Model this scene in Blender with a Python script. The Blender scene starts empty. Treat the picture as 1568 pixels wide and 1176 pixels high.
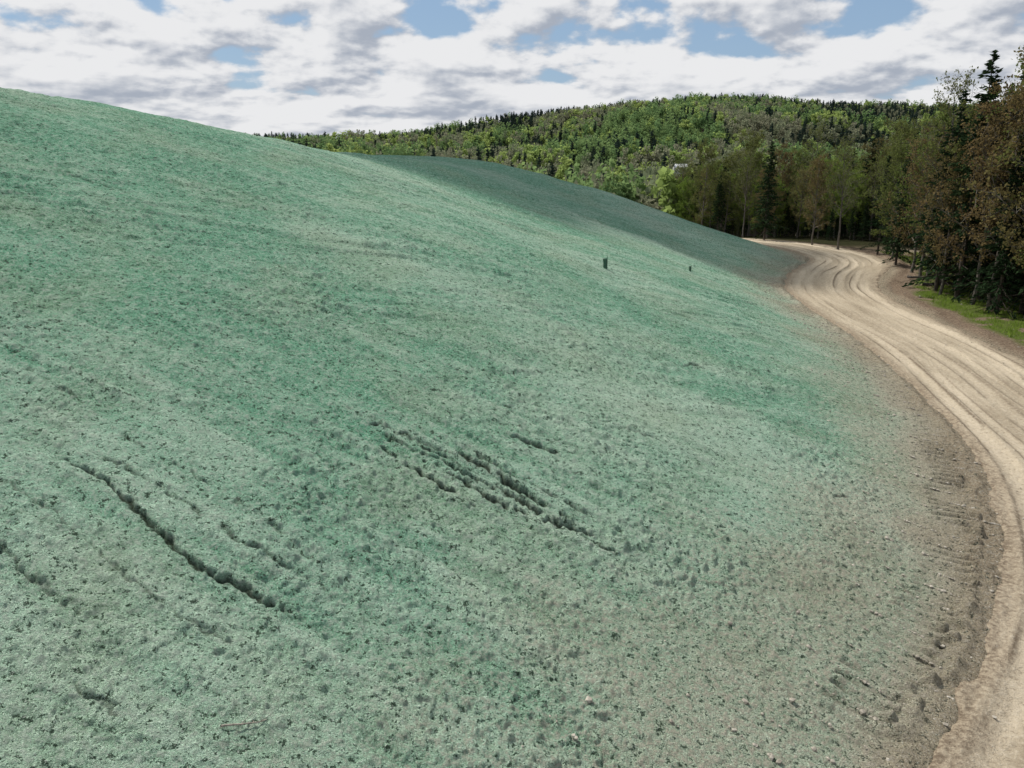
import bpy, math, random, bmesh
import numpy as np
from mathutils import Vector
random.seed(4)
scene=bpy.context.scene
# ---------------------------------------------------------------- noise
rng=np.random.default_rng(7)
TABS=[rng.random((256,256))*2-1 for _ in range(6)]
def vn(x,y,k=0):
    T=TABS[k%6]
    xi=np.floor(x); yi=np.floor(y); xf=x-xi; yf=y-yi
    xi=xi.astype(np.int64)&255; yi=yi.astype(np.int64)&255
    u=xf*xf*xf*(xf*(xf*6-15)+10); v=yf*yf*yf*(yf*(yf*6-15)+10)
    x1=(xi+1)&255; y1=(yi+1)&255
    a=T[xi,yi]; b=T[x1,yi]; c=T[xi,y1]; d=T[x1,y1]
    return (a*(1-u)+b*u)*(1-v)+(c*(1-u)+d*u)*v
def fbm(x,y,oct=4,k=0):
    s=0; a=1; t=0
    for i in range(oct):
        s=s+a*vn(x,y,k+i); t+=a; a*=.5
        x,y=(x*1.6-y*1.2)+13.7,(x*1.2+y*1.6)+5.1
    return s/t
def sstep(a,b,x):
    t=np.clip((x-a)/(b-a),0,1); return t*t*(3-2*t)
def catmull(P,step=.7,closed=False):
    P=[np.array(p,float) for p in P]; out=[]
    n=len(P)
    rngi=range(n) if closed else range(n-1)
    for i in rngi:
        p1=P[i]; p2=P[(i+1)%n]
        p0=P[(i-1)%n] if (closed or i>0) else 2*p1-p2
        p3=P[(i+2)%n] if (closed or i<n-2) else 2*p2-p1
        m=max(2,int(np.linalg.norm(p2-p1)/step))
        for j in range(m):
            t=j/m
            out.append(.5*((2*p1)+(-p0+p2)*t+(2*p0-5*p1+4*p2-p3)*t*t+(-p0+3*p1-3*p2+p3)*t**3))
    if not closed: out.append(P[-1])
    return np.array(out)
# ---------------------------------------------------------------- layout (metres)
TOE=[(-3,0),(5.4,10.4),(9,15.6),(12.6,23),(14.6,30),(15.8,37),(16.6,45),(17.4,52),(19.4,59),(23,65),(24.8,70),(24.6,76),
     (20,86),(10,98),(-8,112),(-45,122),(-95,100),(-108,50),(-95,-10),(-60,-38),(-22,-24)]
toe=catmull(TOE,1.5,True)
LE=[(-6,-5),(1,3.5),(6.3,10.1),(9.0,13.2),(11.5,17),(14.2,23),(15.7,30),(17,38.8),(17.5,47.5),(18.6,54.6),(21.6,62.0),(25.0,67.5),(26.0,72),(25.6,77.5),(21,88),(11,100),(-5,114)]
le=catmull(LE,.7)
HALF=3.1
tg=np.gradient(le,axis=0); tg/=np.linalg.norm(tg,axis=1)[:,None]
nr=np.stack([tg[:,1],-tg[:,0]],1)
RC=le+nr*HALF
for _ in range(6): RC[1:-1]=(RC[:-2]+2*RC[1:-1]+RC[2:])/4
sl=np.concatenate([[0],np.cumsum(np.linalg.norm(np.diff(RC,axis=0),axis=1))])
GX0,GY0,GS=-130.,-60.,.6
gx,gy=np.meshgrid(GX0+np.arange(360)*GS,GY0+np.arange(370)*GS,indexing='ij')
def sdf_poly(x,y,P):
    d=np.full(x.shape,1e9); ins=np.zeros(x.shape,bool); n=len(P)
    for i in range(n):
        a=P[i]; b=P[(i+1)%n]; e=b-a
        wx=x-a[0]; wy=y-a[1]
        t=np.clip((wx*e[0]+wy*e[1])/(e@e),0,1)
        d=np.minimum(d,(wx-e[0]*t)**2+(wy-e[1]*t)**2)
        c=((a[1]>y)!=(b[1]>y))&(x<(b[0]-a[0])*(y-a[1])/((b[1]-a[1]) if abs(b[1]-a[1])>1e-9 else 1e-9)+a[0])
        ins^=c
    d=np.sqrt(d); return np.where(ins,d,-d)
D=sdf_poly(gx,gy,toe)
for _ in range(14):
    B_=np.pad(D,1,mode='edge'); D=(B_[:-2,1:-1]+2*B_[1:-1,1:-1]+B_[2:,1:-1])/4
    B_=np.pad(D,1,mode='edge'); D=(B_[1:-1,:-2]+2*B_[1:-1,1:-1]+B_[1:-1,2:])/4
DS=GS
def dist(x,y):
    fx=(x-GX0)/DS; fy=(y-GY0)/DS
    out=(fx<1)|(fy<1)|(fx>D.shape[0]-3)|(fy>D.shape[1]-3)
    fx=np.clip(fx,1,D.shape[0]-3); fy=np.clip(fy,1,D.shape[1]-3)
    i=fx.astype(int); j=fy.astype(int); u=fx-i; v=fy-j
    d=(D[i,j]*(1-u)+D[i+1,j]*u)*(1-v)+(D[i,j+1]*(1-u)+D[i+1,j+1]*u)*v
    return np.where(out,-50,d)
SL=.35
AZ=[-.9,-.26,-.143,-.104,.012,.136,.213,.283,.353,.477,.9]
RZ=[12,10,12,18,29,47,53,54,50,45,40]
def zmacro(x,y):
    x=np.asarray(x,float); y=np.asarray(y,float)
    d=dist(x,y)
    k=1.5
    f=SL*(np.sqrt(d*d+k*k)+d)/2
    f=f*(1-sstep(-3,-14,d))
    T=np.interp(y,[-30,10,25,30,38,50,62,75,90,110],[12.7,13.0,13.0,12.7,11.8,9.55,8.75,8.9,7.6,5])
    kk=1.5
    h=(f+T-np.sqrt((f-T)**2+kk*kk))/2
    h=np.where(d>-14,h,0)
    h=h+ (.20*fbm(x*.12,y*.12,2,1)+.07*fbm(x*.4,y*.4,2,3))*sstep(-1,5,d)
    base=-11*sstep(78,190,y)
    yy=np.maximum(y,1)
    az=x/yy
    r=np.interp(az,AZ,RZ)
    t=np.clip((y-230)/(900-230),0,1)
    far=(r+11)*t**1.25
    far=far*(1-.7*sstep(930,1700,y))+ sstep(250,500,y)*(1-.45*sstep(750,900,y))*15*fbm(x*.007,y*.009,3,2)
    side=-3*sstep(15,60,-d)*sstep(90,60,y)
    return base+np.where(y>230,far,0)+h*1.0+side*(d<0)
# ---------------------------------------------------------------- material helpers
class NT:
    def __init__(s,name,world=False):
        if world: s.m=bpy.data.worlds.new(name)
        else: s.m=bpy.data.materials.new(name)
        s.m.use_nodes=True; s.t=s.m.node_tree; s.t.nodes.clear()
    def n(s,ty,ins=None,**kw):
        nd=s.t.nodes.new(ty)
        for k,v in kw.items(): setattr(nd,k,v)
        if ins:
            for k,v in ins.items():
                if isinstance(v,bpy.types.NodeSocket): s.t.links.new(v,nd.inputs[k])
                else: nd.inputs[k].default_value=v
        return nd
    def math(s,op,a,b=0.0,c=0.0,clamp=False):
        nd=s.n('ShaderNodeMath',{0:a,1:b,2:c},operation=op); nd.use_clamp=clamp; return nd.outputs[0]
    def mix(s,f,a,b):
        nd=s.n('ShaderNodeMix',data_type='RGBA')
        for i,v in ((0,f),(6,a),(7,b)):
            if isinstance(v,bpy.types.NodeSocket): s.t.links.new(v,nd.inputs[i])
            else: nd.inputs[i].default_value=v if i==0 else (*v,1)
        return nd.outputs[2]
    def noise(s,vec,scale,detail=3,rough=.5):
        return s.n('ShaderNodeTexNoise',{'Vector':vec,'Scale':scale,'Detail':detail,'Roughness':rough}).outputs[0]
    def rng(s,v,a,b,c=0.,d=1.,smooth=True):
        nd=s.n('ShaderNodeMapRange',{0:v,1:a,2:b,3:c,4:d},interpolation_type='SMOOTHSTEP' if smooth else 'LINEAR'); return nd.outputs[0]
    def attr(s,name): return s.n('ShaderNodeAttribute',attribute_name=name).outputs['Fac']
    def scale(s,vec,v,rot=(0,0,0)):
        return s.n('ShaderNodeMapping',{'Vector':vec,'Scale':v,'Rotation':rot}).outputs[0]
    def out(s,sh): s.n('ShaderNodeOutputMaterial',{'Surface':sh})
def ground_mat():
    m=NT('ground_hydroseed_soil'); P=m.n('ShaderNodeTexCoord').outputs['Object']
    clod=m.noise(P,9,6,.8); fine=m.noise(P,30,3,.85); wide=m.noise(P,2.8,5,.8)
    tone=m.attr('tone'); dirt=m.attr('dirt')
    g=m.mix(tone,(.155,.385,.245),(.43,.61,.46))
    g=m.mix(m.math('MULTIPLY',dirt,.4),g,(.34,.41,.27))
    g=m.mix(m.math('MULTIPLY',m.rng(wide,.5,.62),.4),g,(.52,.66,.52))
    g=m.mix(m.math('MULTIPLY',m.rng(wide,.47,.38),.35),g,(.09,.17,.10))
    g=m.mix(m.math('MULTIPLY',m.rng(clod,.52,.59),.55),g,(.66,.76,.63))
    g=m.mix(m.math('MULTIPLY',m.rng(clod,.46,.42),.95),g,(.03,.05,.032))  # clod hollows near-black: darker mulch plus pit shade painted into the colour
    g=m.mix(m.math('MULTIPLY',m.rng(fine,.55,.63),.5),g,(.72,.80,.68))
    g=m.mix(m.math('MULTIPLY',m.rng(fine,.44,.37),.65),g,(.04,.065,.04))  # fine dark specks, small pit shade painted in as well
    s=m.mix(dirt,(.46,.43,.325),(.36,.32,.23))
    s=m.mix(m.attr('rim'),s,(.31,.24,.165))
    s=m.mix(m.math('MULTIPLY',m.rng(clod,.52,.59),.6),s,(.64,.59,.47))
    s=m.mix(m.math('MULTIPLY',m.rng(clod,.46,.42),.92),s,(.05,.04,.03))  # soil hollows and specks below: pit shade painted into the soil colour
    s=m.mix(m.math('MULTIPLY',m.rng(fine,.55,.63),.5),s,(.70,.66,.54))
    s=m.mix(m.math('MULTIPLY',m.rng(fine,.44,.37),.6),s,(.06,.048,.035))
    soil=m.math('ADD',m.attr('soil'),m.math('MULTIPLY',m.math('SUBTRACT',clod,.5),2.2))
    soil=m.math('MULTIPLY',m.rng(soil,.05,1.10),m.rng(m.attr('soil'),.0,.4))
    c=m.mix(soil,g,s)
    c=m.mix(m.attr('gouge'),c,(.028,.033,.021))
    bank=m.mix(m.rng(clod,.4,.6),(.14,.095,.065),(.38,.30,.215))
    c=m.mix(m.attr('bank'),c,bank)
    gr=m.mix(m.rng(clod,.4,.6),(.09,.14,.025),(.17,.18,.07))
    c=m.mix(m.attr('grass'),c,gr)
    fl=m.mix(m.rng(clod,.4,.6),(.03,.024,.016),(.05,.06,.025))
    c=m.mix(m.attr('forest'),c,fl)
    cr=m.math('ABSOLUTE',m.math('SUBTRACT',clod,.5))
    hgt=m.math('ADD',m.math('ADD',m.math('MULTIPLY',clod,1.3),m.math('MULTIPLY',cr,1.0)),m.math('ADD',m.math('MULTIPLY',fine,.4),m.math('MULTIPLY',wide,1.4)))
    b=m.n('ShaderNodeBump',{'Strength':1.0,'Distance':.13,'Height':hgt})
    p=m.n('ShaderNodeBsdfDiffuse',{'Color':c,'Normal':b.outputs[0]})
    m.out(p.outputs[0]); return m.m
def road_mat():
    m=NT('dirt_road'); P=m.n('ShaderNodeTexCoord').outputs['Object']
    n1=m.noise(P,9,5,.78)
    c=m.mix(m.attr('wear'),(.29,.24,.17),(.50,.425,.315))
    c=m.mix(m.attr('line'),c,(.13,.10,.07))
    c=m.mix(m.math('MULTIPLY',m.rng(n1,.52,.62),.4),c,(.58,.51,.40))
    c=m.mix(m.math('MULTIPLY',m.rng(n1,.46,.36),.6),c,(.19,.15,.105))
    c=m.mix(m.math('MULTIPLY',m.attr('edge'),.8),c,m.mix(m.rng(n1,.4,.6),(.14,.105,.075),(.34,.28,.20)))
    b=m.n('ShaderNodeBump',{'Strength':1.0,'Distance':.08,'Height':n1})
    p=m.n('ShaderNodeBsdfDiffuse',{'Color':c,'Normal':b.outputs[0]})
    m.out(p.outputs[0]); return m.m
def leaf_mat(name,c1,c2,trans=.35):
    m=NT(name); r=m.n('ShaderNodeObjectInfo').outputs['Random']
    g_=m.n('ShaderNodeNewGeometry').outputs['Random Per Island']
    c=m.mix(r,c1,c2)
    c=m.mix(m.math('MULTIPLY',g_,.5),c,tuple(a*.5 for a in c1))
    d=m.n('ShaderNodeBsdfDiffuse',{'Color':c}); t=m.n('ShaderNodeBsdfTranslucent',{'Color':c})
    mx=m.n('ShaderNodeMixShader',{0:trans,1:d.outputs[0],2:t.outputs[0]}); m.out(mx.outputs[0]); return m.m
def simple_mat(name,c1,c2,scale=6,rough=.9,bump=.4,stretch=(1,1,1)):
    m=NT(name); P=m.n('ShaderNodeTexCoord').outputs['Object']; v=m.scale(P,stretch)
    n=m.noise(v,scale,3,.65); c=m.mix(m.rng(n,.35,.65),c1,c2)
    b=m.n('ShaderNodeBump',{'Strength':bump,'Distance':.03,'Height':n})
    p=m.n('ShaderNodeBsdfPrincipled',{'Base Color':c,'Roughness':rough,'Normal':b.outputs[0]})
    m.out(p.outputs[0]); return m.m
# ---------------------------------------------------------------- mesh helpers
def make_mesh(name,V,F,mats,mi=None,smooth=False):
    V=np.asarray(V,np.float32); F=np.asarray(F,np.int32); k=F.shape[1]
    me=bpy.data.meshes.new(name)
    me.vertices.add(len(V)); me.vertices.foreach_set('co',V.ravel())
    me.loops.add(F.size); me.loops.foreach_set('vertex_index',F.ravel())
    me.polygons.add(len(F)); me.polygons.foreach_set('loop_start',np.arange(0,F.size,k,dtype=np.int32))
    try: me.polygons.foreach_set('loop_total',np.full(len(F),k,np.int32))
    except Exception: pass
    for m in mats: me.materials.append(m)
    if mi is not None: me.polygons.foreach_set('material_index',np.asarray(mi,np.int32))
    me.polygons.foreach_set('use_smooth',np.full(len(F),smooth))
    me.update(calc_edges=True); return me
def add_obj(name,me,loc=(0,0,0),rz=0,sc=1,coll=None):
    o=bpy.data.objects.new(name,me); o.location=loc; o.rotation_euler=(0,0,rz); o.scale=(sc,sc,sc) if not hasattr(sc,'__len__') else sc
    (coll or scene.collection).objects.link(o); return o
def fattr(me,name,a):
    at=me.attributes.new(name,'FLOAT','POINT'); at.data.foreach_set('value',np.asarray(a,np.float32))
# ---------------------------------------------------------------- terrain
def road_ls(x,y):
    best=np.full(x.shape,1e9); L=np.full(x.shape,30.); S=np.zeros(x.shape)
    for i in range(len(RC)-1):
        a=RC[i]; e=RC[i+1]-a; q=e@e
        wx=x-a[0]; wy=y-a[1]; t=np.clip((wx*e[0]+wy*e[1])/q,0,1)
        dd=(wx-e[0]*t)**2+(wy-e[1]*t)**2
        m=dd<best; best=np.where(m,dd,best)
        sg=np.where(wx*e[1]-wy*e[0]>0,1,-1)
        L=np.where(m,sg*np.sqrt(dd),L); S=np.where(m,sl[i]+t*(sl[i+1]-sl[i]),S)
    return L,S
# dozer gouges on the slope: polyline points, width, strength
GOUGES=[([(-1.9,15.25),(-.9,14.75),(-.05,14.30),(1.0,14.15),(1.72,14.10)],.065,1.),
        ([(-2.9,16.0),(-1.44,15.95),(-.1,15.2),(1.10,14.37)],.06,1.),
        ([(-2.6,15.2),(-1.6,14.55),(-.3,14.0),(.9,13.8)],.05,.9),
        ([(-1.9,15.7),(-.5,15.0),(.9,14.2),(1.9,13.8)],.05,.95),
        ([(-2.6,15.7),(-1.0,15.1),(.5,14.4)],.05,.85),
        ([(-.7,15.9),(.2,15.4),(1.4,14.8)],.045,.6),([(-3.6,16.4),(-2.4,15.9),(-1.2,15.6)],.04,.5),
        ([(-7.47,12.54),(-6.72,12.27),(-4.8,10.94),(-3.45,10.59)],.045,.75),
        ([(-7.2,12.9),(-5.6,12.3),(-4.3,11.6),(-3.0,11.2)],.04,.5),([(-8.2,11.8),(-6.9,11.2),(-5.2,10.2),(-4.0,9.8)],.035,.35),
        ([(-6.9,13.5),(-5.2,12.8),(-3.8,12.1)],.035,.4),([(-8.6,10.9),(-7.2,10.3),(-5.9,9.6)],.04,.45),
        ([(-.06,17.07),(.97,16.87)],.06,.8),([(.2,17.5),(1.4,17.3)],.05,.45),([(4.6,24.2),(5.6,24.9),(6.59,25.62)],.06,.4),
        ([(1.88,18.88),(3.5,18.79)],.05,.4),([(-13.63,25.73),(-11.99,25.54)],.07,.6),
        ([(-5.6,8.6),(-4.8,8.3)],.035,.4),([(-9.3,14.9),(-7.8,14.1)],.04,.4),
        ([(7.6,18.2),(8.6,18.5)],.045,.5)]
yr=np.unique(np.concatenate([np.linspace(-60,4,40)[:-1],5*np.exp(np.linspace(0,math.log(60/5.),1300))-1,60*np.exp(np.linspace(0,math.log(150/60.),180))[1:],150*np.exp(np.linspace(0,math.log(5000/150.),90))[1:]]))
gu=np.concatenate([-np.geomspace(.78,8,24)[::-1],np.linspace(-.78,.78,1230)[1:-1],np.geomspace(.78,8,24)])
w=np.maximum(yr,5)*1.0+1.5
Y=np.repeat(yr[:,None],len(gu),1); X=gu[None,:]*w[:,None]
spx=np.repeat((w*1.56/1230)[:,None],len(gu),1); spy=np.repeat(np.gradient(yr)[:,None],len(gu),1)
sp=np.maximum(spx,spy)
sh=X.shape; x=X.ravel(); y=Y.ravel(); sp=sp.ravel()
Z=zmacro(x,y); d=dist(x,y)
near=(y<135)&(np.abs(x)<120)
hillm=sstep(-12,-9,d)*(near)
mic=np.zeros_like(x)
patch=np.clip(.85+.9*fbm(x*.35,y*.35,2,5),.3,1.6)
for wl,amp,k in ((1.3,.03,0),(.5,.022,1),(.27,.022,2),(.15,.032,3),(.085,.032,4)):
    fade=np.clip((wl/sp-1.3)/1.2,0,1)
    px_=x/wl+.25*vn(x*2/wl,y*2/wl,k+2); py_=y/wl+.25*vn(y*2/wl,x*2/wl,k+3)
    n=vn(px_+py_*.31,py_-px_*.31,k)
    n=.5*n+.5*(np.abs(n+.15)*1.6-.5)
    mic+=amp*fade*n*patch
mic*=.5+.5*sstep(-1.5,3,d)
a_=x*.94-y*.34; b_=x*.34+y*.94
c_=x*.90+y*.43; e_=-x*.43+y*.90
wn=sstep(24,17,y); wf=1-wn
def ridges(u,v,per,k):
    wv=v+.35*vn(u*.12,v*.25,k)+.05*vn(u*.8,v*.8,k+1)
    r=np.sin(wv*2*math.pi/per)
    band=sstep(-.1,.3,fbm(u*.07+k,v*.35,2,k+2))
    return (np.clip(r,-1,.35))*band*np.clip(.6+.9*vn(u*1.1,v*2.5,k+3),0,1.2)
r1=ridges(a_,b_,.52,1); r2=ridges(c_,e_,.8,3)
fade=np.clip((.4/sp-1.3),0,1)*sstep(1,4,d)
mic+=.042*r1*fade*wn+.06*r2*fade*wf
strk=wn*vn(a_*.5,b_*4.6,5)+wf*vn(c_*.35,e_*2.6,5)
mic+=.036*strk*np.clip((.3/sp-1.2),0,1)*sstep(1,5,d)
gouge=np.zeros_like(x)
for gi_,(pl,wd,dp) in enumerate(GOUGES):
    for (x0,y0),(x1,y1) in zip(pl[:-1],pl[1:]):
        L_=math.hypot(x1-x0,y1-y0); ux,uy=(x1-x0)/L_,(y1-y0)/L_
        t=(x-x0)*ux+(y-y0)*uy; q=-(x-x0)*uy+(y-y0)*ux
        m=(t>-.15)&(t<L_+.15)&(np.abs(q)<.8)
        tm=t[m]; qm=q[m]; xm=x[m]; ym=y[m]
        qq=qm+.04*vn(xm*2.2,ym*2.2,1)+.05*vn(xm*7,ym*7,2)+.03*vn(xm*14,ym*14,3)
        wv_=wd*np.clip(1+.7*vn(xm*4,ym*4,4),.4,1.8)
        br=sstep(-.6,.05,vn(xm*2.2+gi_*3,ym*2.2,2)+.7*vn(xm*8,ym*8,3)+.05)
        e=sstep(-.15,.0,tm)*sstep(L_+.15,L_,tm)
        gg=e*br*np.exp(-(qq/wv_*1.3)**2)
        new=np.maximum(gouge[m],gg*dp); mic[m]-=.11*(new-gouge[m]); gouge[m]=new
        mic[m]+=.04*dp*e*br*np.exp(-((qq-wd*1.7)/wd*1.7)**2)
L=np.full(x.shape,30.); S=np.zeros(x.shape)
rm=near&(d<6)&(d>-16)&(y<125)
L[rm],S[rm]=road_ls(x[rm],y[rm])
lc=-(L+HALF)-1.05+.12*vn(S*.5,S*0,1)
cle=sstep(.62,.42,np.abs(lc)+.12*vn(S*3,lc*3,3))*sstep(7.5,9,y)*sstep(27,20,y)*(L<0)
cw=np.sin((S+.15*lc)*2*math.pi/.36+.9*vn(S*1.3,lc,2)+.5*vn(S*4,lc*4,1))
cs=np.clip(.65+1.2*vn(S*.7,lc*1.2,4),0,1.2)
mic=mic*(1-.4*cle)+cle*(.06*np.clip(cw*2,-1,1)*cs)
gouge=np.maximum(gouge,.4*cle*cs*sstep(-.2,-.7,cw))
mic+=.07*np.exp(-((L+HALF+.35)/.2)**2)*(.8+1.2*vn(S*1.5,L*3,2))*(y<70)
lumps=np.maximum(0,vn(S*3.4,L*3.6,5)-.1)*np.exp(-((L+HALF+.5)/.3)**2)*sstep(9,11,y)*sstep(26,20,y)
mic+=.2*lumps
bankh=np.exp(-((L-HALF-.8)/.5)**2)*(.12+.2*vn(S*.6,L*1.0,3))*(y<72)
mic+=bankh
Z=Z+mic*np.where(near,np.clip(hillm+.2,0,1),0)
Z-= .14*sstep(HALF+.1,HALF-.4,np.abs(L))
V=np.stack([x,y,Z],1)
ny,nx=sh
idx=np.arange(ny*nx).reshape(ny,nx)
F=np.stack([idx[:-1,:-1],idx[:-1,1:],idx[1:,1:],idx[1:,:-1]],-1).reshape(-1,4)
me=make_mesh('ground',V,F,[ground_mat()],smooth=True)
nz=fbm(x*.35,y*.35,4,3)
soil=.68*sstep(6.2,-.4,d+nz*2.0-1.0*sstep(30,12,y))*near
soil=np.maximum(soil,sstep(2.3,-.6,d+nz*1.0))*near
rim=sstep(.4,-1.4,d+nz*.8)
grass=sstep(-8.5,-9.3,d+nz*.8)*sstep(-15,-13.5,d)*(y<72)*(y>20)*sstep(-.3,.1,fbm(x*.7,y*.7,3,2)+.15)
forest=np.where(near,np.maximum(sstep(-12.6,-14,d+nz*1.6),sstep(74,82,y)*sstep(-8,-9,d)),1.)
bank=sstep(-7.0,-7.8,d)*sstep(-12.6,-11.6,d)*near
tone=np.clip(.52+.75*fbm(a_*.09,b_*.2,4,1)+.45*fbm(a_*.4,b_*1.9,4,4)+.30*strk+.013*x-.006*(y-15),0,1)
dirt=np.clip(.22+1.2*fbm(x*.5+7,y*.5,5,2),0,1)
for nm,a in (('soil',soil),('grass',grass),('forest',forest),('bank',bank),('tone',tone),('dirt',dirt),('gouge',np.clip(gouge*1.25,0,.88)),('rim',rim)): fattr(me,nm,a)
add_obj('ground',me)
# ---------------------------------------------------------------- road
ss=np.arange(0,sl[-1],.1)
cx=np.interp(ss,sl,RC[:,0]); cy=np.interp(ss,sl,RC[:,1])
tx=np.gradient(cx); ty=np.gradient(cy); tl=np.hypot(tx,ty); tx/=tl; ty/=tl
for _ in range(20):
    tx[1:-1]=(tx[:-2]+tx[1:-1]+tx[2:])/3; ty[1:-1]=(ty[:-2]+ty[1:-1]+ty[2:])/3
lat=np.linspace(-HALF-.5,HALF+.5,150)
SS,LL=np.meshgrid(ss,lat,indexing='ij')
rx=cx[:,None]+ty[:,None]*LL; ry=cy[:,None]-tx[:,None]*LL
wob=.2*vn(SS*.10,SS*0,1)
rz=zmacro(rx,ry)+.02
rut=0; line=np.zeros_like(SS); wear=np.zeros_like(SS)
for c0,wd,dp in ((-2.3,.24,.06),(-1.6,.18,.03),(-.45,.25,.055),(.45,.24,.07),(1.4,.18,.03),(2.15,.26,.06)):
    q0=LL-c0-wob-.16*vn(SS*.2,SS*0+c0*5,2); q=q0/wd
    on=np.clip(.6+.9*vn(SS*.09+c0,SS*0+c0,3),0,1)
    rut=rut-dp*on*np.exp(-q*q)*(.8+.4*vn(SS*.6,LL*0+c0,3))+dp*on*.6*np.exp(-((np.abs(q)-1.6)/.4)**2)
    wear=np.maximum(wear,on*np.exp(-(q/1.3)**2))
    line=np.maximum(line,on*np.exp(-((np.abs(q)-1.35)/.22)**2)*np.clip(.35+1.5*vn(SS*.35+c0,LL*0+np.sign(q)*3,4)+.5*vn(SS*2,LL*5,1),0,.95))
wear=np.clip(wear*.5+.36+.6*fbm(SS*.25,LL*1.2,4,1),0,1)
fineb=.022*np.abs(vn(SS*6,LL*6,4))+.012*vn(LL*5,SS*.4,2)+.012*vn(SS*13,LL*13,1)
fineb+=.012*np.sin(SS*2*math.pi/.35)*np.exp(-((LL+2.2-wob)/.3)**2)
rz=rz+rut+fineb
en=np.abs(LL)+.30*fbm(SS*1.3,LL*1.3,4,2)
edge=sstep(HALF-.7,HALF+.05,en)
rz=rz-.22*sstep(HALF-.1,HALF+.4,en)
ns,nl=rx.shape; idx=np.arange(ns*nl).reshape(ns,nl)
F=np.stack([idx[:-1,:-1],idx[:-1,1:],idx[1:,1:],idx[1:,:-1]],-1).reshape(-1,4)[:,::-1]
me=make_mesh('dirt_road',np.stack([rx.ravel(),ry.ravel(),rz.ravel()],1),F,[road_mat()],smooth=True)
for nm,a in (('wear',wear),('line',line),('edge',edge)): fattr(me,nm,a.ravel())
add_obj('dirt_road',me)
# ---------------------------------------------------------------- trees
def unit(v): return v/(np.linalg.norm(v)+1e-9)
class MB:
    def __init__(s): s.V=[];s.F=[];s.M=[];s.n=0
    def tube(s,p0,p1,r0,r1,k=4,m=0):
        p0=np.array(p0,float);p1=np.array(p1,float);d=unit(p1-p0)
        a=unit(np.cross(d,[0.3,.9,.1] if abs(d[2])>.9 else [0,0,1.])); b=np.cross(d,a)
        an=np.arange(k)*2*math.pi/k
        ring=np.cos(an)[:,None]*a+np.sin(an)[:,None]*b
        s.V.append(np.vstack([p0+ring*r0,p1+ring*r1]))
        i=np.arange(k); j=(i+1)%k
        s.F.append(np.stack([i,j,j+k,i+k],1)+s.n); s.M.append(np.full(k,m)); s.n+=2*k
    def leaves(s,C,size,m=1,up=None,aspect=.7,R=None):
        C=np.asarray(C); n=len(C)
        if n==0: return
        a=R.normal(size=(n,3)) if up is None else up
        a/=np.linalg.norm(a,axis=1)[:,None]+1e-9
        b=np.cross(a,R.normal(size=(n,3))); b/=np.linalg.norm(b,axis=1)[:,None]+1e-9
        sz=size*(.6+.8*R.random((n,1)))
        a=a*sz; b=b*sz*aspect
        s.V.append(np.stack([C-a,C-b*.9,C+a,C+b],1).reshape(-1,3))
        s.F.append(np.arange(4*n).reshape(n,4)+s.n); s.M.append(np.full(n,m)); s.n+=4*n
    def mesh(s,name,mats): return make_mesh(name,np.vstack(s.V),np.vstack(s.F),mats,np.concatenate(s.M))
def deciduous(name,seed,h,mats,leafn,lsize,lo=.28,nb=30,spread=.24):
    R=np.random.default_rng(seed); B=MB()
    pts=[np.zeros(3)]; n=10; lean=R.normal(size=2)*.02
    for i in range(1,n+1):
        pts.append(pts[-1]+np.array([lean[0]*h/n*2+R.normal()*.014*h/3,lean[1]*h/n*2+R.normal()*.014*h/3,h*.95/n]))
    pts=np.array(pts); pts[0][2]=-.5
    rad=lambda t:.0095*h*(1-t)**.8+.015
    for i in range(n): B.tube(pts[i],pts[i+1],rad(i/n)*(1.3 if i==0 else 1),rad((i+1)/n),7,0)
    LC=[]
    for i in range(nb):
        t=lo+(1-lo)*(i+R.random())/nb; t=min(t,.98)
        p=np.array([np.interp(t*n,range(n+1),pts[:,k]) for k in range(3)])
        az=i*2.4+R.normal()*.4; up=.55+.6*t+R.normal()*.15
        Lb=h*spread*(1.15-.98*abs(t-.5))*(.7+.5*R.random())
        dr=unit(np.array([math.cos(az),math.sin(az),up]))
        q=p; r=rad(t)*.5
        bp=[p]
        for s_ in range(4):
            dr=unit(dr+R.normal(size=3)*.16+np.array([0,0,.07])); q2=q+dr*Lb/4
            B.tube(q,q2,r*(1-s_*.22),r*(1-(s_+1)*.22)+.004,4,0); q=q2; bp.append(q)
        bp=np.array(bp)
        for j in range(7):
            u=min(.2+.8*(j+R.random())/7,1)
            pp=np.array([np.interp(u*4,range(5),bp[:,k]) for k in range(3)])
            d2=unit(dr+R.normal(size=3)*.75+np.array([0,0,.15])); L2=Lb*.38*(.6+.7*R.random())
            e=pp+d2*L2; B.tube(pp,e,.016,.007,3,0)
            for k in range(4):
                v=.3+.7*R.random(); p3=pp+d2*L2*v
                d3=unit(d2+R.normal(size=3)*.7); e3=p3+d3*L2*.5
                B.tube(p3,e3,.009,.004,3,0)
                m=R.poisson(leafn)
                if m: LC.append(p3+(e3-p3)*R.random((m,1))*1.1+R.normal(size=(m,3))*.13)
    if LC: B.leaves(np.vstack(LC),lsize,1,R=R)
    return B.mesh(name,mats)
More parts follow.
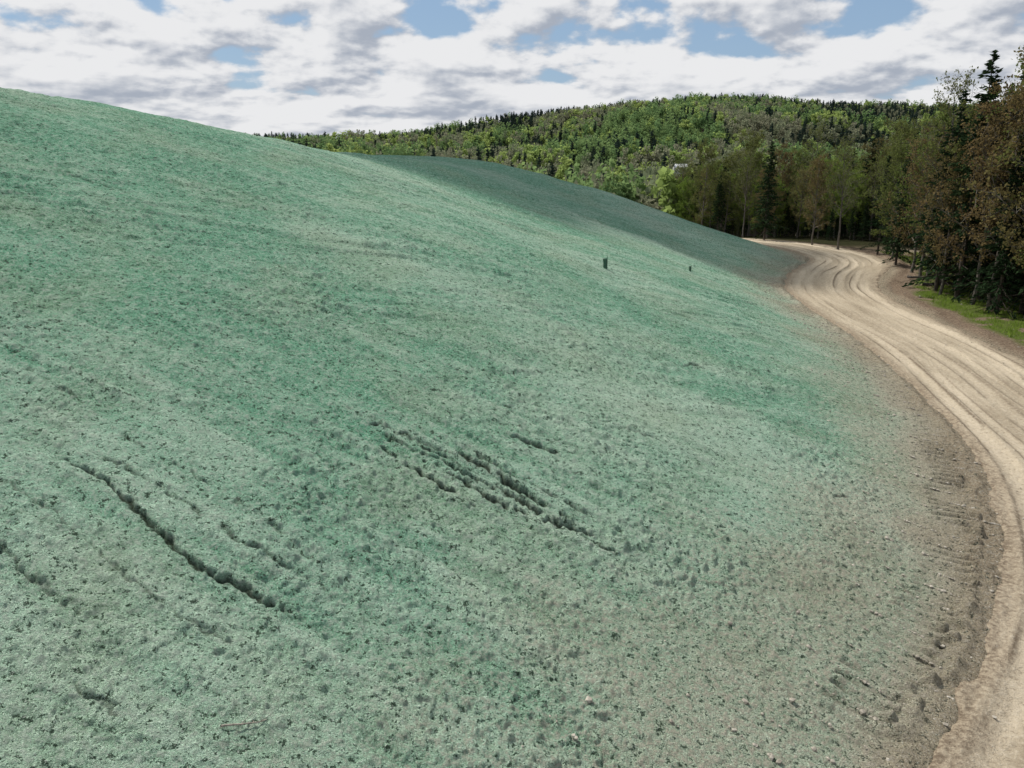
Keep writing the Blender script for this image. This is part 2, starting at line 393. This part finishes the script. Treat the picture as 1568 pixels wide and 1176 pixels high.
def spruce(name,seed,h,mats,Rb=.17,lo=.12,dead=.0,fine=1.0,ns=.17):
    R=np.random.default_rng(seed); B=MB()
    B.tube((0,0,-.5),(0,0,h*.5),.010*h+.02,.007*h,7,0); B.tube((0,0,h*.5),(0,0,h),.007*h,.01,5,0)
    nl=int(h*3.4*fine)
    C=[];U=[]
    for i in range(nl):
        t=lo+(1-lo)*(i+.5)/nl; z=t*h
        nbh=max(3,int((7 if t<.85 else 4)))
        irr=.75+.5*R.random()
        for j in range(nbh):
            az=R.random()*6.28
            Lb=h*Rb*((1-t)/(1-lo))**.75*(.45+.6*R.random())*irr+.10
            if R.random()<.08: Lb*=1.3
            dz=(-.35+.75*t)+R.normal()*.1
            dr=unit(np.array([math.cos(az),math.sin(az),dz])); p=np.array([0,0,z+R.normal()*.06*(1 if fine>.6 else 5)])
            e=p+dr*Lb; e[2]-=.06*Lb
            B.tube(p,e,.018,.006,3,0)
            if t<dead and R.random()<.8: continue
            m=int((4+Lb*11)*fine)
            u=R.random((m,1))**.7
            perp=np.array([-math.sin(az),math.cos(az),0])
            c=p+(e-p)*u+perp*R.normal(size=(m,1))*.16*Lb*(1.15-u)+np.array([0,0,1])*R.normal(size=(m,1))*.05
            c[:,2]-=R.random(m)*.14
            C.append(c); U.append(dr+perp*R.normal(size=(m,1))*.7+np.array([0,0,-.35])+R.normal(size=(m,3))*.2)
    B.leaves(np.vstack(C),ns,1,up=np.vstack(U),aspect=.38,R=R)
    return B.mesh(name,mats)
bark=simple_mat('bark_grey',(.07,.06,.048),(.15,.13,.105),3,stretch=(3,3,.6))
barkd=simple_mat('bark_dark',(.04,.03,.022),(.08,.06,.045),3,stretch=(3,3,.6))
needle=leaf_mat('needles',(.020,.040,.018),(.036,.060,.025),.2)
lf_green=leaf_mat('leaf_spring_green',(.16,.24,.045),(.20,.27,.055))
lf_olive=leaf_mat('leaf_olive',(.13,.175,.045),(.16,.17,.055))
lf_red=leaf_mat('leaf_bud_russet',(.18,.13,.06),(.17,.165,.06))
proto=bpy.data.collections.new('tree_kinds')
near_meshes={
 'maple_a':deciduous('maple_a',1,13,[bark,lf_olive],9,.085,lo=.2),
 'maple_b':deciduous('maple_b',2,12.5,[bark,lf_red],8,.08,lo=.2),
 'birch':deciduous('birch',3,11,[bark,lf_green],10,.09,lo=.2),
 'maple_c':deciduous('maple_c',5,14,[bark,lf_olive],4,.07,lo=.3,spread=.2),
 'spruce_a':spruce('spruce_a',11,14,[barkd,needle],.16,.10,.3),
 'spruce_b':spruce('spruce_b',12,12,[barkd,needle],.19,.05,.15),
}
pn=['maple_a','maple_b','birch','maple_c','spruce_a','spruce_b']
for i,k in enumerate(pn):
    proto.objects.link(bpy.data.objects.new('k%d_%s'%(i,k),near_meshes[k]))
def fardec(name,seed,mats):
    R=np.random.default_rng(seed); B=MB()
    B.tube((0,0,-1),(0,0,6),.16,.08,4,0)
    C=[]
    for i in range(15):
        c=np.array([R.normal()*1.6,R.normal()*1.6,6.3+R.normal()*1.6]); r=.9+.7*R.random()
        v=R.normal(size=(22,3)); v/=np.linalg.norm(v,axis=1)[:,None]; C.append(c+v*r*(.6+.4*R.random((22,1))))
    B.leaves(np.vstack(C),.46,1,R=R,aspect=.8); return B.mesh(name,mats)
lf_far1=leaf_mat('leaf_far_lime',(.29,.39,.12),(.38,.46,.15),.5)  # far foliage colours shifted towards blue-grey, distance haze mixed into them
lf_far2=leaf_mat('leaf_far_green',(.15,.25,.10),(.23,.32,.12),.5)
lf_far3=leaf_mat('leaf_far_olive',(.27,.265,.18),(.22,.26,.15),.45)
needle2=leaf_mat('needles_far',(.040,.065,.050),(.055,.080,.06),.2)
proto2=bpy.data.collections.new('far_tree_kinds')
fm=[fardec('f0',21,[bark,lf_far1]),fardec('f1',22,[bark,lf_far1]),fardec('f2',23,[bark,lf_far2]),fardec('f3',24,[bark,lf_far3]),
    spruce('f4',25,11,[barkd,needle2],.24,.05,0,.36,.55)]
for i,m_ in enumerate(fm): proto2.objects.link(bpy.data.objects.new('f%d'%i,m_))
def scatter(name,pts,rot,scl,idx,coll):
    me=bpy.data.meshes.new(name); me.vertices.add(len(pts)); me.vertices.foreach_set('co',np.asarray(pts,np.float32).ravel())
    fattr(me,'rot',rot); fattr(me,'scl',scl)
    a=me.attributes.new('idx','INT','POINT'); a.data.foreach_set('value',np.asarray(idx,np.int32)); me.update()
    o=add_obj(name,me)
    g=bpy.data.node_groups.new(name+'_gn','GeometryNodeTree')
    g.interface.new_socket('Geometry',in_out='INPUT',socket_type='NodeSocketGeometry')
    g.interface.new_socket('Geometry',in_out='OUTPUT',socket_type='NodeSocketGeometry')
    N=g.nodes; Lk=g.links
    gi=N.new('NodeGroupInput'); go=N.new('NodeGroupOutput'); ip=N.new('GeometryNodeInstanceOnPoints'); ci=N.new('GeometryNodeCollectionInfo')
    ci.inputs[0].default_value=coll; ci.inputs[1].default_value=True; ci.inputs[2].default_value=True
    def na(nm,ty):
        n=N.new('GeometryNodeInputNamedAttribute'); n.data_type=ty; n.inputs[0].default_value=nm; return n.outputs[0]
    cb=N.new('ShaderNodeCombineXYZ'); Lk.new(na('rot','FLOAT'),cb.inputs[2])
    Lk.new(gi.outputs[0],ip.inputs['Points']); Lk.new(ci.outputs[0],ip.inputs['Instance'])
    ip.inputs['Pick Instance'].default_value=True; Lk.new(na('idx','INT'),ip.inputs['Instance Index'])
    Lk.new(cb.outputs[0],ip.inputs['Rotation']); Lk.new(na('scl','FLOAT'),ip.inputs['Scale'])
    Lk.new(ip.outputs[0],go.inputs[0])
    md=o.modifiers.new('scatter','NODES'); md.node_group=g; return o
EDGE=[(28.6,44,'maple_b',1.15),(29.3,41,'maple_a',1.15),(30.5,46.5,'spruce_a',1.0),(28.2,50.5,'spruce_a',1.05),(29.5,48.5,'maple_c',1.0),(31.5,43.5,'maple_b',1.2),
 (28.4,53.5,'spruce_b',1.05),(29.8,55.5,'maple_c',.95),(30.0,59,'maple_a',.85),(30.8,62,'maple_b',.8),(31.2,65.5,'spruce_b',.75),(32.5,57,'spruce_a',.85),(31,52,'maple_b',.95),
 (32.5,69,'maple_a',.72),(33,73,'spruce_a',.62),(31,77,'maple_c',.7),(27.0,87,'spruce_b',.84),(30,81,'maple_b',.65),(28.3,47,'maple_b',.95),(33,49,'maple_a',1.1),
 (27.9,45.6,'spruce_b',.85),(29.2,52.2,'maple_a',.85),(31.2,60.3,'spruce_a',.72),(29.7,57.2,'maple_b',.8),(30.2,44.8,'spruce_a',1.08),
 (29.6,46.0,'spruce_b',1.15),(31.0,47.8,'spruce_a',1.05),(28.9,42.3,'spruce_a',.98),(30.4,50.6,'spruce_b',1.15),(28.1,48.6,'maple_b',.95),(30.3,53.8,'spruce_a',.95),
 (29.1,49.6,'spruce_b',.95),(29.4,54.6,'spruce_b',.85),(30.6,56.6,'spruce_b',.9),(29.9,43.2,'maple_b',1.15),(27.9,52.0,'maple_b',.7)]
NM={'maple':'maple_tree','spruce':'spruce_tree','birch':'birch_tree'}
for (ex,ey,k,s_) in EDGE:
    add_obj(NM[k.split('_')[0]],near_meshes[k],(ex,ey,float(zmacro(ex,ey))),random.random()*6.28,s_)
def thin(px,py,g):
    keep=[];cell=set()
    for i in range(len(px)):
        c=(int(px[i]//g),int(py[i]//g))
        if c in cell: continue
        cell.add(c); keep.append(i)
    return keep
R=np.random.default_rng(5)
px=R.uniform(24,150,6500); py=R.uniform(30,210,6500)
dd=dist(px,py)
keep=((dd<-14.5)|((py>92)&(dd<-11)))&(px<py*1.05+10)&(px<45+ .45*py)
for (ex,ey,k,s_) in EDGE: keep&=((px-ex)**2+(py-ey)**2)>1.2**2
px=px[keep];py=py[keep]
kp=thin(px,py,2.5); px=px[kp];py=py[kp]
dn=fbm(px*.05,py*.05,2,1)
pcon=np.interp(px/py,[.2,.32,.42,.5,.62],[.06,.15,.38,.6,.5])+.3*dn
kind=np.where(R.random(len(px))<pcon,R.choice([4,5],len(px)),R.choice([0,1,2,3,0,0,2,1],len(px)))
kind=np.where((py>100)&(kind<4)&(R.random(len(px))<.65),2,kind)
scl=R.uniform(.62,1.05,len(px))*np.interp(py,[50,80,150],[1,.86,.8])
ux=R.uniform(27,48,600);uy=R.uniform(38,100,600);ud=dist(ux,uy);kk=(ud<-12.8)&(ud>-24); ux=ux[kk];uy=uy[kk]
kp=thin(ux,uy,1.4);ux=ux[kp];uy=uy[kp]
ax=np.concatenate([px,ux]);ay=np.concatenate([py,uy])
scatter('forest',np.stack([ax,ay,zmacro(ax,ay)],1),R.random(len(ax))*6.28,np.concatenate([scl,R.uniform(.12,.36,len(ux))]),np.concatenate([kind,R.choice([0,4,5,2,5,0],len(ux))]),proto)
n=30000
py=np.sqrt(R.uniform(115**2,1080**2,n)); px=py*R.uniform(-.5,.85,n)
d0=dist(px,py)
keep=(d0<-12)&~((px>24)&(py<205)&(px<45+.45*py))
hx,hy=75,372
keep&=~((np.abs(px-hx*py/hy)<5)&(py<hy+6)&(py>hy-60))
px=px[keep];py=py[keep]; kp=thin(px,py,5.6); px=px[kp];py=py[kp]
cn=fbm(px*.014+3,py*.009,3,4)
cn2=fbm(px*.02+9,py*.012,3,1)
pc=np.clip(.11+2.6*np.clip(cn+.03,0,1)+.3*sstep(780,900,py)+.5*sstep(-.15,-.3,px/py),0,.85)*sstep(210,330,py)
u=R.random(len(px)); dk=np.where(u+1.2*cn2<.22,3,np.where(u-.6*cn2<.55,2,R.choice([0,1],len(px))))
kind=np.where(R.random(len(px))<pc,4,dk)
scatter('distant_forest',np.stack([px,py,zmacro(px,py)],1),R.random(len(px))*6.28,R.uniform(.7,1.35,len(px))*np.interp(py,[150,350],[.8,1]),kind,proto2)
# ---------------------------------------------------------------- grass tufts on verge
n=100000
px=R.uniform(22,40,n);py=R.uniform(28,75,n);d0=dist(px,py)
k=(d0<-9.0)&(d0>-14.5)&(fbm(px*.7,py*.7,3,2)>-.25); px=px[k];py=py[k];n=len(px)
pz=zmacro(px,py); a=R.random(n)*6.28; hgt=R.uniform(.08,.34,n)*np.clip(.7+.9*fbm(px*1.5,py*1.5,2,1),.3,1.5); wd=R.uniform(.012,.035,n)
c0=np.stack([px,py,pz-.03],1); sd=np.stack([np.cos(a),np.sin(a),a*0],1)*wd[:,None]
tp=c0+np.stack([R.normal(size=n)*.07,R.normal(size=n)*.07,hgt],1)
V=np.stack([c0-sd,c0+sd,tp],1).reshape(-1,3); F=np.arange(3*n).reshape(n,3)
add_obj('grass',make_mesh('grass',V,F,[leaf_mat('grass_blade',(.20,.30,.045),(.24,.33,.06),.45)]))
# ---------------------------------------------------------------- stones
bm=bmesh.new(); bmesh.ops.create_icosphere(bm,subdivisions=1,radius=1)
bv=np.array([v.co[:] for v in bm.verts]); bf=np.array([[v.index for v in f.verts] for f in bm.faces]); bm.free()
Vs=[];Fs=[];o_=0
def surf(px_,py_): return float(zmacro(px_,py_))
NS=7000
ls_=[];
for i in range(NS):
    s_=R.uniform(0,sl[-1]*.6); side=-1 if R.random()<.82 else 1
    l_=side*(HALF+abs(R.normal())*1.7) if R.random()<.93 else R.uniform(-3,3)
    j=min(int(np.searchsorted(sl,s_)),len(RC)-2); t_=unit(RC[j+1]-RC[j])
    ls_.append((RC[j][0]+t_[1]*l_,RC[j][1]-t_[0]*l_))
ls_=np.array(ls_); zs_=zmacro(ls_[:,0],ls_[:,1])
for i in range(NS):
    r=min(.010+R.exponential(.012),.07)
    v=bv*(1+R.normal(size=(len(bv),1))*.18)*np.array([1,.8,.6])*r
    c,s2=math.cos(i),math.sin(i); v=np.stack([v[:,0]*c-v[:,1]*s2,v[:,0]*s2+v[:,1]*c,v[:,2]],1)
    Vs.append(v+np.array([ls_[i,0],ls_[i,1],zs_[i]+.02])); Fs.append(bf+o_); o_+=len(bv)
add_obj('stones',make_mesh('stones',np.vstack(Vs),np.vstack(Fs),[simple_mat('stone',(.22,.195,.155),(.38,.345,.285),8)]))
# ---------------------------------------------------------------- small objects
def branch(name,pa,pb,r,seed,mat,twigs=3):
    Rr=np.random.default_rng(seed); B=MB(); pa=np.array(pa,float);pb=np.array(pb,float); n=7
    pts=[pa+(pb-pa)*i/n+np.append(Rr.normal(size=2)*r*1.1,abs(Rr.normal())*r*.5) for i in range(n+1)]
    for i in range(n): B.tube(pts[i],pts[i+1],r*(1-i/n*.65),r*(1-(i+1)/n*.65),6,0)
    for i in range(twigs):
        j=Rr.integers(1,n); q=pts[j]; e=q+(unit(pb-pa)+Rr.normal(size=3)*.6)*np.array([1,1,.4])*np.linalg.norm(pb-pa)*.25; e[2]=max(e[2],q[2])
        B.tube(q,e,r*.45,r*.15,4,0)
    return add_obj(name,B.mesh(name,[mat]))
wood=simple_mat('weathered_wood',(.16,.14,.11),(.30,.27,.22),12)
z=lambda a,b,h=0:(a,b,surf(a,b)+h)
branch('stick',z(-3.62,8.38,.05),z(-3.12,8.62,.06),.016,1,wood)
darkw=simple_mat('dark_log',(.02,.017,.014),(.06,.05,.04),8)
for i,(a,b,c,d_,r) in enumerate(((28.6,55.5,30.4,54.2,.13),(29.0,58.6,30.2,57.6,.10))):
    branch('fallen_log',z(a,b,.12),z(c,d_,.3),r,10+i,darkw,5)
gp=simple_mat('green_plastic',(.02,.075,.045),(.035,.11,.065),20,.55,.1)
def lathe(bm,prof,seg=20,c=(0,0)):
    rings=[]
    for r,zz in prof: rings.append([bm.verts.new((c[0]+r*math.cos(k*2*math.pi/seg),c[1]+r*math.sin(k*2*math.pi/seg),zz)) for k in range(seg)])
    for a,b in zip(rings[:-1],rings[1:]):
        for k in range(seg): bm.faces.new((a[k],a[(k+1)%seg],b[(k+1)%seg],b[k]))
    return rings
def pipe(loc,h,r):
    bm=bmesh.new()
    lathe(bm,[(r,-.3),(r,h*.80),(r*1.25,h*.80),(r*1.25,h),(r*1.05,h+.01),(r*1.05,h*.86),(r*.85,h*.86),(r*.85,h*.3),(0.001,h*.3)])
    lathe(bm,[(.012,-.2),(.012,h*1.22),(.004,h*1.26)],8,(r*1.45,0))
    for zz in (h*.35,h*.7):
        rr=lathe(bm,[(r*1.04,zz),(r*1.10,zz+.005),(r*1.10,zz+.02),(r*1.04,zz+.025)])
    me=bpy.data.meshes.new('green_standpipe'); bm.to_mesh(me); bm.free(); me.materials.append(gp)
    add_obj('green_standpipe',me,loc,.6)
pipe(z(4.15,35.9),.42,.085)
pipe(z(10.12,45.7),.30,.06)
def box(bm,x0,x1,y0,y1,z0,z1,mi=0):
    vs=[bm.verts.new(p) for p in ((x0,y0,z0),(x1,y0,z0),(x1,y1,z0),(x0,y1,z0),(x0,y0,z1),(x1,y0,z1),(x1,y1,z1),(x0,y1,z1))]
    for f in ((0,3,2,1),(4,5,6,7),(0,1,5,4),(1,2,6,5),(2,3,7,6),(3,0,4,7)): bm.faces.new([vs[i] for i in f]).material_index=mi
white=simple_mat('white_siding',(.70,.70,.68),(.8,.8,.78),1,.6,.1); roofm=simple_mat('light_metal_roof',(.6,.6,.6),(.72,.72,.72),1,.4,.1); glass=simple_mat('dark_window',(.02,.025,.03),(.03,.035,.04),1,.2,0)
house=bpy.data.objects.new('white_house',None); scene.collection.objects.link(house); hz0=surf(hx,hy); house.location=(hx,hy,hz0+3.2); house.scale=(.7,.7,.7)
def part(nm,fn,mats):
    bm=bmesh.new(); fn(bm); me=bpy.data.meshes.new(nm); bm.to_mesh(me); bm.free()
    for q in mats: me.materials.append(q)
    o=bpy.data.objects.new(nm,me); scene.collection.objects.link(o); o.parent=house
def walls(bm):
    box(bm,-4,4,-3,3,-7,2.6)
    for sx in (-4,4):
        vs=[bm.verts.new(p) for p in ((sx,-3,2.6),(sx,3,2.6),(sx,0,4.6))]; bm.faces.new(vs)
def roof(bm):
    for sy in (-1,1):
        vs=[bm.verts.new(p) for p in ((-4.4,sy*3.5,2.35),(4.4,sy*3.5,2.35),(4.4,0,4.75),(-4.4,0,4.75))]; bm.faces.new(vs)
def wins(bm):
    for xx in (-2.8,-.9,1.0,2.6): box(bm,xx-.4,xx+.4,-3.04,-3.003,.8,2.0)
def door(bm): box(bm,.1,.7,-3.05,-3.003,-.9,.7)
part('walls',walls,[white]); part('roof',roof,[roofm]); part('windows',wins,[glass]); part('door',door,[glass])
# ---------------------------------------------------------------- camera
cam=bpy.data.cameras.new('camera'); co=bpy.data.objects.new('camera',cam); scene.collection.objects.link(co)
co.location=(0,0,9); co.rotation_euler=(math.radians(90-16.2),0,0); cam.lens=36*1231/1568; cam.sensor_width=36; cam.clip_end=20000; cam.clip_start=.1
scene.camera=co
# ---------------------------------------------------------------- light
EL=math.radians(52); AZs=math.radians(-42)
SD=Vector((math.sin(AZs)*math.cos(EL),math.cos(AZs)*math.cos(EL),math.sin(EL)))
sun=bpy.data.lights.new('sun','SUN'); sun.energy=5.0; sun.angle=math.radians(.53); sun.color=(1,.96,.90)
so=bpy.data.objects.new('sun',sun); so.rotation_euler=SD.to_track_quat('Z','Y').to_euler(); so.location=(0,0,60); scene.collection.objects.link(so)
def shadow_cloud(cx_,cy_,rx_,ry_,alt,n,seed):  # cloud out of view, shaped and placed to cast shade on the second hill
    Rr=np.random.default_rng(seed); bm=bmesh.new(); bmesh.ops.create_icosphere(bm,subdivisions=3,radius=1)
    bv=np.array([v.co[:] for v in bm.verts]); bf=np.array([[v.index for v in f.verts] for f in bm.faces]); bm.free()
    Vs=[];Fs=[];o=0
    for i in range(n):
        a=i*2.4; q=math.sqrt((i+.5)/n); r=(.42+.2*Rr.random())*min(rx_,ry_)
        c=np.array([math.cos(a)*q*rx_*.7,math.sin(a)*q*ry_*.7,Rr.random()*r*.4])
        nn=vn(bv[:,0]*2+i,bv[:,1]*2+bv[:,2]*2,1)[:,None]
        Vs.append(bv*r*(1+.2*nn)*np.array([1,1,.5])+c); Fs.append(bf+o); o+=len(bv)
    m=NT('shadow_cloud_vapour'); d_=m.n('ShaderNodeBsdfDiffuse',{'Color':(.9,.9,.92,1)}); t_=m.n('ShaderNodeBsdfTransparent')
    mx=m.n('ShaderNodeMixShader',{0:.62,1:t_.outputs[0],2:d_.outputs[0]}); m.out(mx.outputs[0])
    k=alt/SD.z
    add_obj('shadow_cloud',make_mesh('shadow_cloud',np.vstack(Vs),np.vstack(Fs),[m.m],smooth=True),(cx_+SD.x*k,cy_+SD.y*k,alt))
shadow_cloud(4,70,24,19,420,9,3)
# ---------------------------------------------------------------- sky
m=NT('World',True); scene.world=m.m
sky=m.n('ShaderNodeTexSky',sky_type='NISHITA'); sky.sun_disc=False; sky.sun_elevation=EL; sky.sun_rotation=AZs; sky.air_density=1.0; sky.dust_density=.2
bg1=m.n('ShaderNodeBackground',{'Color':sky.outputs[0],'Strength':.07})
bgb=m.n('ShaderNodeBackground',{'Color':(.31,.47,.70,1),'Strength':1.0})
bgs=m.n('ShaderNodeMixShader',{0:.6,1:bg1.outputs[0],2:bgb.outputs[0]})
g=m.n('ShaderNodeTexCoord').outputs['Generated']; sx=m.n('ShaderNodeSeparateXYZ',{0:g})
az=m.math('ARCTAN2',sx.outputs[0],sx.outputs[1]); el=m.math('ARCSINE',sx.outputs[2])
el=m.math('MAXIMUM',el,-.03)
lg=m.math('LOGARITHM',m.math('ADD',el,.09),math.e)
def cn_(da,de,seed=0.,det=6):
    v=m.n('ShaderNodeCombineXYZ',{0:m.math('ADD',m.math('MULTIPLY',az,8.5),da),1:m.math('ADD',m.math('MULTIPLY',lg,3.5),de),2:seed}).outputs[0]
    return m.noise(v,1.0,det,.5)
n0=cn_(7.1,0); n1=cn_(7.06,.10,0.,6); n2=cn_(7.0,.40,0.,3)
cover=m.rng(m.math('ADD',n0,m.rng(el,.02,.16,.21,.045,False)),.47,.55)
lit=m.math('ADD',.74,m.math('ADD',m.math('MULTIPLY',m.math('SUBTRACT',n0,n1),5.0),m.math('MULTIPLY',m.math('SUBTRACT',n0,n2),2.4)))
lit=m.math('SUBTRACT',lit,m.math('MULTIPLY',m.rng(n0,.52,.74),.55),clamp=True)
cc=m.mix(m.rng(lit,.0,1.0),(.46,.51,.60),(.98,.985,1.))
bg2=m.n('ShaderNodeBackground',{'Color':cc,'Strength':.84})
mx=m.n('ShaderNodeMixShader',{0:cover,1:bgs.outputs[0],2:bg2.outputs[0]})
m.n('ShaderNodeOutputWorld',{'Surface':mx.outputs[0]})
scene.view_settings.view_transform='Standard'; scene.view_settings.look='None'; scene.view_settings.exposure=0
